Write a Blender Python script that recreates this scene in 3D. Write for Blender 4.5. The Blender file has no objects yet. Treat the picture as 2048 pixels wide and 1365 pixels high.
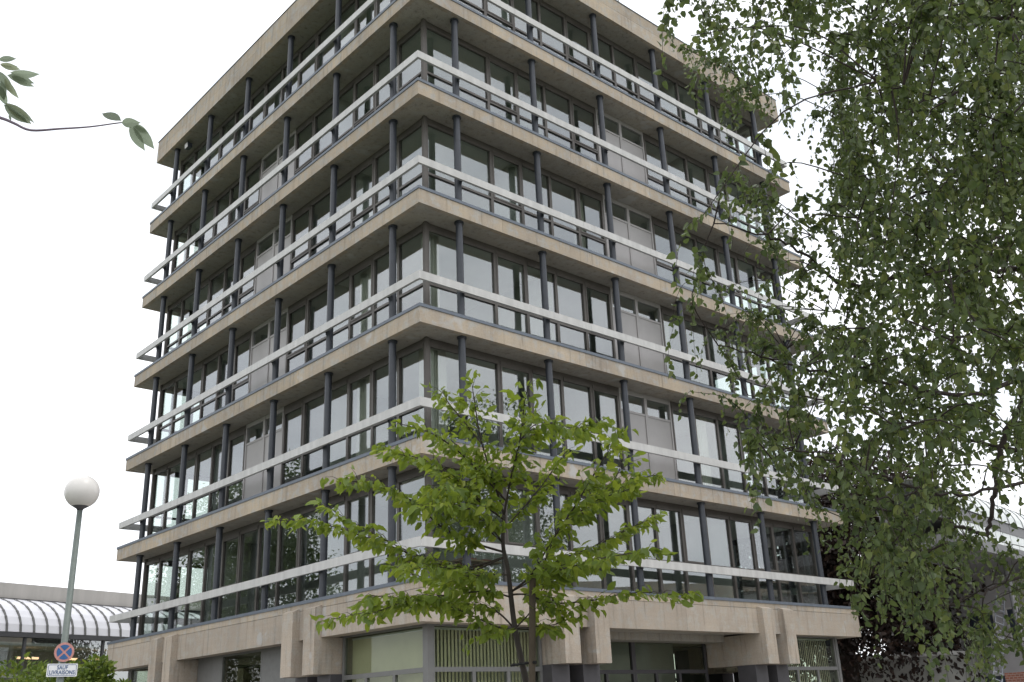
import bpy, math, random
import numpy as np
from mathutils import Vector, Matrix

rnd = random.Random(7)
rng = np.random.default_rng(7)
sc = bpy.context.scene
COL = sc.collection

# ------------------------------------------------------------------ camera
FPX = 1971.43                       # focal length in pixels of a 2048 px wide picture
YAW, PITCH, ROLL = 0.829941, 0.363466, 0.0430064
Z1 = 4.683                          # top of the first floor slab above the ground
CAM = np.array([-13.8146, -18.5027, -3.08305 + Z1])
_f = np.array([math.cos(YAW) * math.cos(PITCH), math.sin(YAW) * math.cos(PITCH), math.sin(PITCH)])
_r = np.array([math.sin(YAW), -math.cos(YAW), 0.0])
_u = np.cross(_r, _f)
CR = math.cos(ROLL) * _r - math.sin(ROLL) * _u
CU = math.sin(ROLL) * _r + math.cos(ROLL) * _u
cd = bpy.data.cameras.new('camera')
cam = bpy.data.objects.new('camera', cd)
COL.objects.link(cam)
cd.sensor_width = 36.0
cd.sensor_fit = 'HORIZONTAL'
cd.lens = 36.0 * FPX / 2048.0
cd.clip_start = 0.05
cd.clip_end = 2000
M4 = Matrix.Identity(4)
for i in range(3):
    M4[i][0], M4[i][1], M4[i][2], M4[i][3] = CR[i], CU[i], -_f[i], CAM[i]
cam.matrix_world = M4
sc.camera = cam

# ------------------------------------------------------------------ sky, sun, exposure
SUN_EL, SUN_AZ = math.radians(63), math.radians(-72)     # light comes from behind the camera, to the right
world = bpy.data.worlds.new('World')
sc.world = world
world.use_nodes = True
wn, wl = world.node_tree.nodes, world.node_tree.links
for n in list(wn): wn.remove(n)
wo = wn.new('ShaderNodeOutputWorld'); bg = wn.new('ShaderNodeBackground')
sky = wn.new('ShaderNodeTexSky'); sky.sky_type = 'NISHITA'; sky.sun_disc = False
sky.sun_elevation = SUN_EL; sky.sun_rotation = math.pi / 2 - SUN_AZ; sky.dust_density = 4.0
tc = wn.new('ShaderNodeTexCoord')
mp = wn.new('ShaderNodeMapping'); mp.inputs['Scale'].default_value = (1, 1, 2.6)
cl = wn.new('ShaderNodeTexNoise'); cl.inputs['Scale'].default_value = 2.3; cl.inputs['Detail'].default_value = 5
cr = wn.new('ShaderNodeValToRGB')
cr.color_ramp.elements[0].position = 0.33; cr.color_ramp.elements[0].color = (11.0, 11.7, 12.8, 1)
cr.color_ramp.elements[1].position = 0.68; cr.color_ramp.elements[1].color = (20.6, 20.6, 20.8, 1)
mx = wn.new('ShaderNodeMix'); mx.data_type = 'RGBA'; mx.inputs['Factor'].default_value = 0.90
wl.new(tc.outputs['Generated'], mp.inputs['Vector']); wl.new(mp.outputs['Vector'], cl.inputs['Vector'])
wl.new(cl.outputs['Fac'], cr.inputs['Fac'])
wl.new(sky.outputs['Color'], mx.inputs[6]); wl.new(cr.outputs['Color'], mx.inputs[7])
wl.new(mx.outputs[2], bg.inputs['Color'])
bg.inputs['Strength'].default_value = 0.10
wl.new(bg.outputs['Background'], wo.inputs['Surface'])

sd = bpy.data.lights.new('sun', 'SUN'); sd.energy = 0.8; sd.angle = math.radians(24); sd.color = (1.0, 0.95, 0.87)
sun = bpy.data.objects.new('sun', sd); COL.objects.link(sun)
sdir = Vector((math.cos(SUN_EL) * math.cos(SUN_AZ), math.cos(SUN_EL) * math.sin(SUN_AZ), math.sin(SUN_EL)))
sun.rotation_euler = sdir.to_track_quat('Z', 'Y').to_euler()
sun.location = (0, -40, 60)
vs = sc.view_settings
vs.view_transform = 'Standard'; vs.look = 'None'; vs.exposure = 0.0; vs.gamma = 1.0; vs.use_curve_mapping = False
sc.cycles.max_bounces = 10; sc.cycles.transparent_max_bounces = 24; sc.cycles.glossy_bounces = 4
sc.cycles.caustics_reflective = False; sc.cycles.caustics_refractive = False
sc.cycles.use_denoising = True

# ------------------------------------------------------------------ geometry helpers
def ray(u, v):
    return _f + (u - 1024) / FPX * CR + (682.5 - v) / FPX * CU
def at(u, v, depth):                 # point seen at (u, v) at a depth along the view axis
    return CAM + depth * ray(u, v)
def atd(u, v, dist):                 # point seen at (u, v) at a horizontal distance
    d = ray(u, v)
    return CAM + d * (dist / math.hypot(d[0], d[1]))

class MB:
    def __init__(s): s.v, s.f = [], []
    def box(s, x0, x1, y0, y1, z0, z1):
        b = len(s.v)
        s.v += [(x0, y0, z0), (x1, y0, z0), (x1, y1, z0), (x0, y1, z0), (x0, y0, z1), (x1, y0, z1), (x1, y1, z1), (x0, y1, z1)]
        s.f += [tuple(b + i for i in q) for q in ((0, 3, 2, 1), (4, 5, 6, 7), (0, 1, 5, 4), (1, 2, 6, 5), (2, 3, 7, 6), (3, 0, 4, 7))]
        return s
    def quad(s, a, b, c, d):
        n = len(s.v); s.v += [tuple(a), tuple(b), tuple(c), tuple(d)]; s.f.append((n, n + 1, n + 2, n + 3)); return s
    def prism(s, prof, axis, a0, a1):        # closed profile pushed along an axis
        n = len(s.v); m = len(prof)
        for a in (a0, a1):
            for (p, q) in prof:
                s.v.append({'x': (a, p, q), 'y': (p, a, q), 'z': (p, q, a)}[axis])
        s.f.append(tuple(n + i for i in range(m))[::-1]); s.f.append(tuple(n + m + i for i in range(m)))
        for i in range(m):
            j = (i + 1) % m
            s.f.append((n + i, n + j, n + m + j, n + m + i))
        return s
    def tube(s, pts, radii, sides=6, cap=True):
        pts = [np.asarray(p, float) for p in pts]; n0 = len(s.v); N = len(pts)
        t = pts[1] - pts[0]; t /= np.linalg.norm(t) + 1e-9
        ref = np.array([0, 0, 1.0]) if abs(t[2]) < .9 else np.array([1.0, 0, 0])
        a = np.cross(t, ref); a /= np.linalg.norm(a)
        for i in range(N):
            t = pts[min(i + 1, N - 1)] - pts[max(i - 1, 0)]; t /= np.linalg.norm(t) + 1e-9
            a = a - t * (a @ t); a /= np.linalg.norm(a) + 1e-9; b = np.cross(t, a)
            for k in range(sides):
                w = 2 * math.pi * k / sides
                s.v.append(tuple(pts[i] + radii[i] * (math.cos(w) * a + math.sin(w) * b)))
        for i in range(N - 1):
            for k in range(sides):
                k2 = (k + 1) % sides
                s.f.append((n0 + i * sides + k, n0 + i * sides + k2, n0 + (i + 1) * sides + k2, n0 + (i + 1) * sides + k))
        if cap:
            s.f.append(tuple(n0 + k for k in range(sides))[::-1]); s.f.append(tuple(n0 + (N - 1) * sides + k for k in range(sides)))
        return s
    def lathe(s, prof, sides=24, c=(0, 0, 0)):
        n0 = len(s.v); m = len(prof)
        for k in range(sides):
            w = 2 * math.pi * k / sides
            for (r, z) in prof: s.v.append((c[0] + r * math.cos(w), c[1] + r * math.sin(w), c[2] + z))
        for k in range(sides):
            k2 = (k + 1) % sides
            for i in range(m - 1):
                s.f.append((n0 + k * m + i, n0 + k2 * m + i, n0 + k2 * m + i + 1, n0 + k * m + i + 1))
        return s
    def mesh(s, name, mat, smooth=False):
        me = bpy.data.meshes.new(name); me.from_pydata(s.v, [], s.f)
        for m in (mat if isinstance(mat, (list, tuple)) else [mat]): me.materials.append(m)
        if smooth: me.polygons.foreach_set('use_smooth', [True] * len(me.polygons))
        me.update(); return me
    def build(s, name, mat, parent=None, smooth=False, **kw):
        return link(name, s.mesh(name, mat, smooth), parent, **kw)

def link(name, me, parent=None, loc=None, rz=None, **kw):
    o = bpy.data.objects.new(name, me); COL.objects.link(o)
    if parent is not None: o.parent = parent
    if loc is not None: o.location = tuple(float(c) for c in loc)
    if rz is not None: o.rotation_euler = (0, 0, rz)
    for k, v in kw.items(): o[k] = v
    return o
def thing(name, label, category, loc=(0, 0, 0), rz=0.0, group=None):
    o = link(name, None, None, loc, rz, label=label, category=category)
    o.empty_display_size = 0.2
    if group: o['group'] = group
    return o
def struct(name, mb, mat): return mb.build(name, mat, None, kind='structure')

def spline(pts, per=6):
    P = [np.asarray(p, float) for p in pts]
    P = [2 * P[0] - P[1]] + P + [2 * P[-1] - P[-2]]; out = []
    for i in range(1, len(P) - 2):
        for k in range(per):
            t = k / per
            out.append(.5 * ((2 * P[i]) + (P[i + 1] - P[i - 1]) * t + (2 * P[i - 1] - 5 * P[i] + 4 * P[i + 1] - P[i + 2]) * t * t
                       + (3 * P[i] - P[i - 1] - 3 * P[i + 1] + P[i + 2]) * t ** 3))
    out.append(P[-2]); return out

# ------------------------------------------------------------------ materials
def newmat(name):
    m = bpy.data.materials.new(name); m.use_nodes = True
    nt = m.node_tree; b = nt.nodes['Principled BSDF']; return m, nt.nodes, nt.links, b
def N(nodes, kind, **kw):
    n = nodes.new(kind)
    for k, v in kw.items():
        if k in n.inputs: n.inputs[k].default_value = v
        else: setattr(n, k, v)
    return n
def ramp(nodes, stops):
    r = nodes.new('ShaderNodeValToRGB'); e = r.color_ramp.elements
    while len(e) < len(stops): e.new(0.5)
    for x, (p, c) in zip(e, stops): x.position = p; x.color = (c[0], c[1], c[2], 1) if hasattr(c, '__len__') else (c, c, c, 1)
    return r
def mixc(nodes, links, fac, a, b, mode='MIX'):
    m = nodes.new('ShaderNodeMix'); m.data_type = 'RGBA'; m.blend_type = mode
    if hasattr(fac, 'is_linked'): links.new(fac, m.inputs['Factor'])
    else: m.inputs['Factor'].default_value = fac
    for s, x in ((6, a), (7, b)):
        if hasattr(x, 'is_linked'): links.new(x, m.inputs[s])
        else: m.inputs[s].default_value = (x[0], x[1], x[2], 1)
    return m.outputs[2]
def plain(name, col, rough=.6, metal=0.0, var=.12, scale=8.0, bump=0.0, spec=.4, streak=False):
    m, n, l, b = newmat(name)
    g = N(n, 'ShaderNodeNewGeometry')
    mpn = N(n, 'ShaderNodeMapping'); mpn.inputs['Scale'].default_value = (1, 1, .15 if streak else 1)
    nz = N(n, 'ShaderNodeTexNoise', Scale=scale, Detail=6.0, Roughness=.6)
    l.new(g.outputs['Position'], mpn.inputs['Vector']); l.new(mpn.outputs['Vector'], nz.inputs['Vector'])
    lo = [c * (1 - var) for c in col]; hi = [min(1, c * (1 + var)) for c in col]
    r = ramp(n, [(.3, lo), (.7, hi)]); l.new(nz.outputs['Fac'], r.inputs['Fac']); l.new(r.outputs['Color'], b.inputs['Base Color'])
    b.inputs['Roughness'].default_value = rough; b.inputs['Metallic'].default_value = metal
    b.inputs['Specular IOR Level'].default_value = spec
    if bump:
        bp = N(n, 'ShaderNodeBump', Strength=bump, Distance=.02); l.new(nz.outputs['Fac'], bp.inputs['Height']); l.new(bp.outputs['Normal'], b.inputs['Normal'])
    return m

def concrete(name, base, grey, warm):
    m, n, l, b = newmat(name)
    g = N(n, 'ShaderNodeNewGeometry'); oi = N(n, 'ShaderNodeObjectInfo')
    big = N(n, 'ShaderNodeTexNoise', Scale=.55, Detail=4.0, Roughness=.55)
    fine = N(n, 'ShaderNodeTexNoise', Scale=26.0, Detail=8.0, Roughness=.7)
    mid = N(n, 'ShaderNodeTexNoise', Scale=3.2, Detail=6.0, Roughness=.65)
    mps = N(n, 'ShaderNodeMapping'); mps.inputs['Scale'].default_value = (2.6, 2.6, .22)
    st = N(n, 'ShaderNodeTexNoise', Scale=2.2, Detail=5.0, Roughness=.62)
    mpb = N(n, 'ShaderNodeMapping'); mpb.inputs['Scale'].default_value = (.35, .35, 9.0)
    bd = N(n, 'ShaderNodeTexNoise', Scale=1.5, Detail=3.0)
    for x in (big, fine, mid): l.new(g.outputs['Position'], x.inputs['Vector'])
    l.new(g.outputs['Position'], mps.inputs['Vector']); l.new(mps.outputs['Vector'], st.inputs['Vector'])
    l.new(g.outputs['Position'], mpb.inputs['Vector']); l.new(mpb.outputs['Vector'], bd.inputs['Vector'])
    r1 = ramp(n, [(.34, base), (.66, warm)]); l.new(big.outputs['Fac'], r1.inputs['Fac'])
    f2 = ramp(n, [(.48, 0.0), (.62, .85)]); l.new(mid.outputs['Fac'], f2.inputs['Fac'])
    c = mixc(n, l, f2.outputs['Color'], r1.outputs['Color'], grey)
    r3 = ramp(n, [(.28, .58), (.44, .98), (.72, 1.08)]); l.new(st.outputs['Fac'], r3.inputs['Fac'])
    c = mixc(n, l, .85, c, r3.outputs['Color'], 'MULTIPLY')
    r4 = ramp(n, [(.3, .80), (.7, 1.14)]); l.new(fine.outputs['Fac'], r4.inputs['Fac'])
    c = mixc(n, l, .8, c, r4.outputs['Color'], 'MULTIPLY')
    r6 = ramp(n, [(.35, .90), (.65, 1.06)]); l.new(bd.outputs['Fac'], r6.inputs['Fac'])
    c = mixc(n, l, .3, c, r6.outputs['Color'], 'MULTIPLY')
    mpd = N(n, 'ShaderNodeMapping'); mpd.inputs['Scale'].default_value = (7.0, 7.0, .55)
    dr = N(n, 'ShaderNodeTexNoise', Scale=1.0, Detail=4.0, Roughness=.6); l.new(g.outputs['Position'], mpd.inputs['Vector']); l.new(mpd.outputs['Vector'], dr.inputs['Vector'])
    r7 = ramp(n, [(.60, 1.0), (.70, .66)]); l.new(dr.outputs['Fac'], r7.inputs['Fac'])
    c = mixc(n, l, .8, c, r7.outputs['Color'], 'MULTIPLY')
    pt = N(n, 'ShaderNodeTexNoise', Scale=1.1, Detail=3.0, Roughness=.5); l.new(g.outputs['Position'], pt.inputs['Vector'])
    r8 = ramp(n, [(.66, 0.0), (.70, .6)]); l.new(pt.outputs['Fac'], r8.inputs['Fac'])
    c = mixc(n, l, r8.outputs['Color'], c, (.46, .46, .455))
    r5 = ramp(n, [(0, .90), (1, 1.07)]); l.new(oi.outputs['Random'], r5.inputs['Fac'])
    c = mixc(n, l, 1.0, c, r5.outputs['Color'], 'MULTIPLY')
    l.new(c, b.inputs['Base Color'])
    b.inputs['Roughness'].default_value = .88; b.inputs['Specular IOR Level'].default_value = .25
    bp = N(n, 'ShaderNodeBump', Strength=.35, Distance=.012); l.new(fine.outputs['Fac'], bp.inputs['Height']); l.new(bp.outputs['Normal'], b.inputs['Normal'])
    return m

def glass(name, tint, refl, rcol, boost):
    m, n, l, b = newmat(name); n.remove(b)
    out = n['Material Output']
    t = N(n, 'ShaderNodeBsdfTransparent'); t.inputs['Color'].default_value = (*tint, 1)
    gl = N(n, 'ShaderNodeBsdfGlossy', Roughness=0.0); gl.inputs['Color'].default_value = (*rcol, 1)
    fr = N(n, 'ShaderNodeFresnel', IOR=1.5)
    ma = N(n, 'ShaderNodeMath', operation='MULTIPLY_ADD', use_clamp=True); ma.inputs[1].default_value = boost; ma.inputs[2].default_value = refl
    g = N(n, 'ShaderNodeNewGeometry')
    nz = N(n, 'ShaderNodeTexNoise', Scale=.9, Detail=1.0); l.new(g.outputs['Position'], nz.inputs['Vector'])
    rr = ramp(n, [(.2, [c * .94 for c in rcol]), (.8, rcol)]); l.new(nz.outputs['Fac'], rr.inputs['Fac']); l.new(rr.outputs['Color'], gl.inputs['Color'])
    mxs = N(n, 'ShaderNodeMixShader')
    ff = N(n, 'ShaderNodeMath', operation='SUBTRACT'); ff.inputs[0].default_value = 1.0; l.new(g.outputs['Backfacing'], ff.inputs[1])
    fm = N(n, 'ShaderNodeMath', operation='MULTIPLY'); l.new(fr.outputs['Fac'], fm.inputs[0]); l.new(ff.outputs[0], fm.inputs[1])
    l.new(fm.outputs[0], ma.inputs[0]); l.new(ma.outputs[0], mxs.inputs[0]); l.new(t.outputs[0], mxs.inputs[1]); l.new(gl.outputs[0], mxs.inputs[2])
    l.new(mxs.outputs[0], out.inputs['Surface']); return m

def leafmat(name, dark, light, trans, rough=.45, tmix=.35):
    m, n, l, b = newmat(name)
    g = N(n, 'ShaderNodeNewGeometry'); oi = N(n, 'ShaderNodeObjectInfo')
    ad = N(n, 'ShaderNodeMath', operation='ADD'); fr = N(n, 'ShaderNodeMath', operation='FRACT')
    l.new(g.outputs['Random Per Island'], ad.inputs[0]); l.new(oi.outputs['Random'], ad.inputs[1]); l.new(ad.outputs[0], fr.inputs[0])
    r = ramp(n, [(0, dark), (.75, light), (1.0, [light[0] * 1.35, light[1] * 1.15, light[2] * .9])]); l.new(fr.outputs[0], r.inputs['Fac'])
    l.new(r.outputs['Color'], b.inputs['Base Color']); b.inputs['Roughness'].default_value = rough
    b.inputs['Specular IOR Level'].default_value = .35
    tr = N(n, 'ShaderNodeBsdfTranslucent')
    c = mixc(n, l, .5, r.outputs['Color'], trans); l.new(c, tr.inputs['Color'])
    mxs = N(n, 'ShaderNodeMixShader'); mxs.inputs[0].default_value = tmix
    l.new(b.outputs[0], mxs.inputs[1]); l.new(tr.outputs[0], mxs.inputs[2]); l.new(mxs.outputs[0], n['Material Output'].inputs['Surface'])
    return m

def emitter(name, col, strength):
    m, n, l, b = newmat(name)
    b.inputs['Emission Color'].default_value = (*col, 1); b.inputs['Emission Strength'].default_value = strength
    nz = N(n, 'ShaderNodeTexNoise', Scale=3.0); r = ramp(n, [(0, [c * .9 for c in col]), (1, col)]); l.new(nz.outputs['Fac'], r.inputs['Fac']); l.new(r.outputs['Color'], b.inputs['Base Color'])
    return m

MAT = {}
MAT['conc'] = concrete('weathered_concrete', (.355, .305, .252), (.395, .38, .352), (.47, .39, .292))
MAT['soffit'] = concrete('soffit_concrete', (.36, .34, .305), (.39, .375, .345), (.40, .365, .31))
MAT['beam'] = concrete('cast_concrete', (.36, .31, .255), (.40, .37, .325), (.435, .37, .30))
MAT['pale_conc'] = plain('pale_grey_concrete', (.43, .41, .385), .9, 0, .10, 2, .2, streak=True)
MAT['rail'] = plain('rail_paint', (.50, .495, .48), .45, 0, .13, 4, streak=True)
MAT['col'] = plain('slate_column_paint', (.040, .045, .055), .35, 0, .15, 5)
MAT['frame'] = plain('bronze_grey_frame', (.105, .095, .085), .4, .2, .10, 6)
MAT['gframe'] = plain('grey_frame', (.17, .17, .165), .45, .1, .08, 6)
MAT['flash'] = plain('zinc_flashing', (.125, .145, .175), .5, .2, .12, 4)
MAT['panel'] = plain('grey_panel_enamel', (.34, .325, .318), .35, 0, .05, 3)
MAT['dpier'] = plain('dark_grey_steel', (.075, .072, .078), .5, .1, .1, 5)
MAT['glass'] = glass('window_glass', (.905, .945, .92), .112, (.95, .965, 1.0), 1.1)
MAT['gglass'] = glass('ground_floor_glass', (.86, .90, .84), .015, (.95, .97, .95), .6)
MAT['inwall'] = plain('interior_wall_paint', (.45, .45, .42), .8, 0, .06, 2)
MAT['infloor'] = plain('interior_carpet', (.24, .24, .22), .95, 0, .2, 20)
MAT['inceil'] = plain('interior_ceiling', (.68, .68, .64), .9, 0, .05, 2)
MAT['blind'] = plain('pale_green_blind', (.50, .45, .33), .8, 0, .06, 3)
MAT['curtain'] = plain('cream_curtain', (.60, .58, .52), .85, 0, .06, 3)
MAT['rooffelt'] = plain('roof_felt', (.10, .10, .10), .9, 0, .2, 3)

# ------------------------------------------------------------------ ground, road, pavement
g = MB(); g.box(-400, 400, -400, 400, -0.3, 0.0)
m, n, l, b = newmat('grass_ground')
ge = N(n, 'ShaderNodeNewGeometry'); nz = N(n, 'ShaderNodeTexNoise', Scale=1.4, Detail=9.0, Roughness=.7); l.new(ge.outputs['Position'], nz.inputs['Vector'])
r = ramp(n, [(.3, (.045, .075, .02)), (.7, (.09, .12, .04))]); l.new(nz.outputs['Fac'], r.inputs['Fac']); l.new(r.outputs['Color'], b.inputs['Base Color']); b.inputs['Roughness'].default_value = .95
struct('ground', g, m)
MAT['asphalt'] = plain('asphalt', (.11, .108, .105), .9, 0, .25, 30, .3)
MAT['paving'] = plain('grey_paving', (.38, .36, .335), .85, 0, .15, 5, .2)
MAT['kerb'] = plain('kerb_stone', (.36, .35, .33), .85, 0, .12, 8, .2)
struct('pavement', MB().box(-9, 30, -9.5, 30, 0, .12), MAT['paving'])
struct('kerb', MB().box(-9.16, 30, -9.66, -9.5, 0, .125).box(-9.16, -9.0, -9.5, 30, 0, .125), MAT['kerb'])
rd = MB(); rd.box(-120, 120, -16.5, -9.66, .004, .008).box(-15.5, -9.16, -9.66, 120, .004, .008)
struct('road', rd, MAT['asphalt'])
struct('path', MB().box(-120, 120, -32, -16.5, 0, .10), MAT['paving'])

# ------------------------------------------------------------------ the office block
L = 18.89; H = 3.4; TB = .504; GIN = .80; HALF = L / 2
NM = 14; S0 = .85; MW = (L - 2 * S0) / NM
D0 = 1.56; BAY = (L - 2 * D0) / 5; COLN = .26
bld = thing('office_building', 'seven-storey concrete and glass office block with white rails on every floor', 'building', (HALF, HALF, 0))

def fpos(k, s, nn, z):               # face k (0 right, 1 left, 2 and 3 behind), s along it, nn inward; relative to the centre
    d = (s - HALF, nn - HALF)
    for _ in range(k): d = (d[1], -d[0])
    return (d[0], d[1], z)
def put(name, me, k, s, nn, z, parent=None, **kw):
    return link(name, me, parent or bld, fpos(k, s, nn, z), -math.pi / 2 * k, **kw)
def ring(name, mat, n0, n1, z0, z1, faces=(0, 1, 2, 3)):
    me = MB().box(n0, L - n1, n0, n1, z0, z1).mesh(name, mat)
    for k in faces: put(name, me, k, 0, 0, 0)

def fz(k): return Z1 + (k - 1) * H    # top of slab k
# slabs and fascias
NP = 6; PT = .14
for k in range(1, 8):
    z = fz(k)
    # plate
    zb = z - TB + .006 if k > 1 else z - .92
    p_ = MB().box(-HALF + PT, HALF - PT, -HALF + PT, HALF - PT, zb, z - .03)
    p_.build('floor_slab', MAT['soffit'] if k > 1 else MAT['beam'], bld)
    if k > 1:
        MB().box(-HALF + .95, HALF - .95, -HALF + .95, HALF - .95, zb - .03, zb - .004).build('ceiling', MAT['inceil'], bld)
    if k < 7:
        MB().box(-HALF + .95, HALF - .95, -HALF + .95, HALF - .95, z - .026, z - .005).build('carpet', MAT['infloor'], bld)
    bands = [(-TB, -.085)]
    if k == 7: bands = [(-TB, .035), (.050, .52)]
    if k == 1: bands = [(-.250, -.085)]
    for bi, (b0, b1) in enumerate(bands):
        cuts = [0] + [L * (i + (rnd.uniform(-.12, .12))) / NP for i in range(1, NP)] + [L - PT]
        for f in range(4):
            for i in range(NP):
                a0, a1 = cuts[i] + (.004 if i else 0), cuts[i + 1] - (.004 if i < NP - 1 else 0)
                nn = 0.006 * (bi == 1)
                put('fascia_panel', MB().box(a0, a1, nn, PT, z + b0, z + b1).mesh('fascia_panel', MAT['conc']), f, 0, 0, 0)
        if len(bands) == 2 and bi == 0:
            ring('recess_strip', MAT['soffit'], .03, PT, z + .035, z + .050)
    if k < 7:
        ring('flashing', MAT['flash'], -.025, .78, z - .085, z)
    else:
        ring('flashing', MAT['flash'], -.02, .25, z + .52, z + .545)
        MB().box(-HALF + PT, HALF - PT, -HALF + PT, HALF - PT, z - .028, z + .10).build('roof_deck', MAT['rooffelt'], bld)
# deep first floor beam with a shadow groove above it
ring('recess_strip', MAT['soffit'], .03, .3, Z1 - .262, Z1 - .25)
CORB = [(4.28, 4.83), (5.40, 5.95), (12.92, 13.47), (14.04, 14.59)]
bcuts = [0, 4.28, 9.44, 14.59, L - .42]
for f in range(4):
    for i in range(4):
        put('beam_panel', MB().box(bcuts[i] + (.004 if i else 0), bcuts[i + 1] - (.004 if i < 3 else 0), 0, .42, Z1 - 1.0, Z1 - .262).mesh('beam_panel', MAT['beam']), f, 0, 0, 0)
    for (a, b_) in CORB:
        c = MB(); ch = .02
        prof = [(-.20, -1.9), (2.1, -1.9), (2.1, -1.003), (.40, -1.003), (.40, -.99), (-.002, -.99), (-.002, -.20), (-.03, -.20), (-.20, -.27)]
        c.prism([(p, Z1 + q) for p, q in prof], 'x', a, b_)
        put('corbel', c.mesh('corbel', MAT['beam']), f, 0, 0, 0)
        pr = MB().box(a - .04, b_ + .03, .28, .95, 0.12, Z1 - 1.905)
        put('pier', pr.mesh('pier', MAT['dpier']), f, 0, 0, 0)

# columns with rail brackets
CH = H - TB
cprof = [(.0, .0), (.10, .0), (.10, CH - .05), (.13, CH - .05), (.13, CH + .004), (0, CH + .004)]
cme = MB().lathe(cprof, 20).mesh('column', MAT['col'])
bme = MB().box(-.035, .035, -.225, -.085, .72, .88).box(-.05, .05, -.105, -.08, .66, .94).mesh('bracket', MAT['col'])
rme = None
for k in range(1, 7):
    for f in range(4):
        for i in range(6):
            c = put('column', cme, f, D0 + i * BAY, COLN, fz(k))
            link('bracket', bme, c)
    rc = [-.025, D0 + BAY * 1.5, D0 + BAY * 3.5, L - .055]
    for i in range(3):
        me = MB().box(rc[i] + (.004 if i else 0), rc[i + 1] - (.004 if i < 2 else 0), -.025, .055, fz(k) + .685, fz(k) + .912).mesh('rail', MAT['rail'])
        for f in range(4): put('rail', me, f, 0, 0, rnd.gauss(0, .004) if f < 2 else 0)

# windows: frame with a transom, lower and upper pane
WH = CH - .002
FD = .11                              # frame depth
def win_frame(sash):
    w = MB(); e = .05
    w.box(0.002, e, 0, FD, 0, WH).box(MW - e, MW - .002, 0, FD, 0, WH)
    w.box(e, MW - e, .003, FD - .003, 0, .07).box(e, MW - e, .003, FD - .003, WH - .12, WH).box(e, MW - e, -.02, .06, WH - .235, WH - .125)
    w.box(e, MW - e, .006, FD - .006, 1.05, 1.12)
    if sash:
        for (z0, z1) in ((1.12, WH - .235),):
            w.box(e, e + .05, -.012, .05, z0, z1).box(MW - e - .05, MW - e, -.012, .05, z0, z1)
            w.box(e + .05, MW - e - .05, -.010, .05, z0, z0 + .05).box(e + .05, MW - e - .05, -.010, .05, z1 - .05, z1)
    return w.mesh('window', MAT['frame'])
WF = [win_frame(False), win_frame(True)]
lo = MB().box(.05, MW - .05, .05, .062, .07, 1.05).mesh('pane', MAT['glass'])
up = MB().box(.05, MW - .05, .052, .064, 1.12, WH - .125).mesh('pane', MAT['glass'])
# grey spandrel module with a small light above
pf = MB(); e = .06
pf.box(.002, e, -.01, FD, 0, WH).box(MW - e, MW - .002, -.01, FD, 0, WH).box(e, MW - e, 0, FD, WH - .14, WH).box(e, MW - e, 0, FD, 2.16, 2.23)
pfme = pf.mesh('window', MAT['panel'])
ppl = MB().box(e, MW - e, .02, .05, 0.0, 2.16).mesh('panel', MAT['panel'])
ppg = MB().box(e, MW - e, .05, .06, 2.23, WH - .14).mesh('pane', MAT['glass'])
for k in range(1, 7):
    for f in (0, 1):
        for i in range(NM):
            s = S0 + i * MW
            if i in (6, 7) and 2 <= k <= 5:
                w = put('window', pfme, f, s, GIN, fz(k))
                link('panel', ppl, w); link('pane', ppg, w)
                continue
            w = put('window', WF[1 if i % 3 == 2 else 0], f, s, GIN, fz(k))
            for me in (lo, up):
                pn = link('pane', me, w)
                pn.rotation_euler = (rnd.gauss(0, .0032), 0, rnd.gauss(0, .0032))
            if f == 1 and k == 2 and i == 8:      # one sash tilted open
                pn.rotation_euler = (0, 0, 0)
# back faces: joined
bf, bp_ = MB(), MB()
for k in range(1, 7):
    for f in (2, 3):
        for i in range(NM):
            s = S0 + i * MW
            def bx(mb, s0, s1, n0, n1, z0, z1):
                A = fpos(f, s0, GIN + n0, 0); B = fpos(f, s1, GIN + n1, 0)
                mb.box(min(A[0], B[0]), max(A[0], B[0]), min(A[1], B[1]), max(A[1], B[1]), fz(k) + z0, fz(k) + z1)
            bx(bf, s + .002, s + .05, 0, FD, 0, WH); bx(bf, s + MW - .05, s + MW - .002, 0, FD, 0, WH)
            bx(bf, s + .05, s + MW - .05, 0, FD, 0, .07); bx(bf, s + .05, s + MW - .05, 0, FD, WH - .2, WH); bx(bf, s + .05, s + MW - .05, 0, FD, 1.05, 1.12)
            bx(bp_, s + .05, s + MW - .05, .05, .06, .07, 1.05); bx(bp_, s + .05, s + MW - .05, .05, .06, 1.12, WH - .2)
bf.build('rear_window_frames', MAT['frame'], bld, kind='stuff')
bp_.build('rear_window_panes', MAT['glass'], bld, kind='stuff')
# corner posts
cp = MB().box(-.03, .07, -.03, .07, 0, WH).box(.07, .13, .0, .06, 0, WH).box(.0, .06, .07, .13, 0, WH).box(-.012, .03, .07, .10, 0, WH)
cpme = cp.mesh('corner_post', MAT['frame'])
for k in range(1, 7):
    for f in range(4): put('corner_post', cpme, f, S0 - .06, GIN - .02, fz(k))
# interior: core and cross walls
for k in range(1, 7):
    z0, z1 = fz(k) - .004, fz(k) + CH - .025
    c_ = 5.3
    MB().box(-HALF + c_, HALF - c_, -HALF + c_, HALF - c_, z0, z1).build('core_wall', MAT['inwall'], bld)
    for f in range(4):
        for s in (S0 + 4 * MW, S0 + 10 * MW):
            s += rnd.choice((-1, 0, 0)) * MW if s < HALF else rnd.choice((0, 0, 1)) * MW
            put('partition', MB().box(s - .05, s + .05, .96, 5.28, z0, z1).mesh('partition', MAT['inwall']), f, 0, 0, 0)
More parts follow.
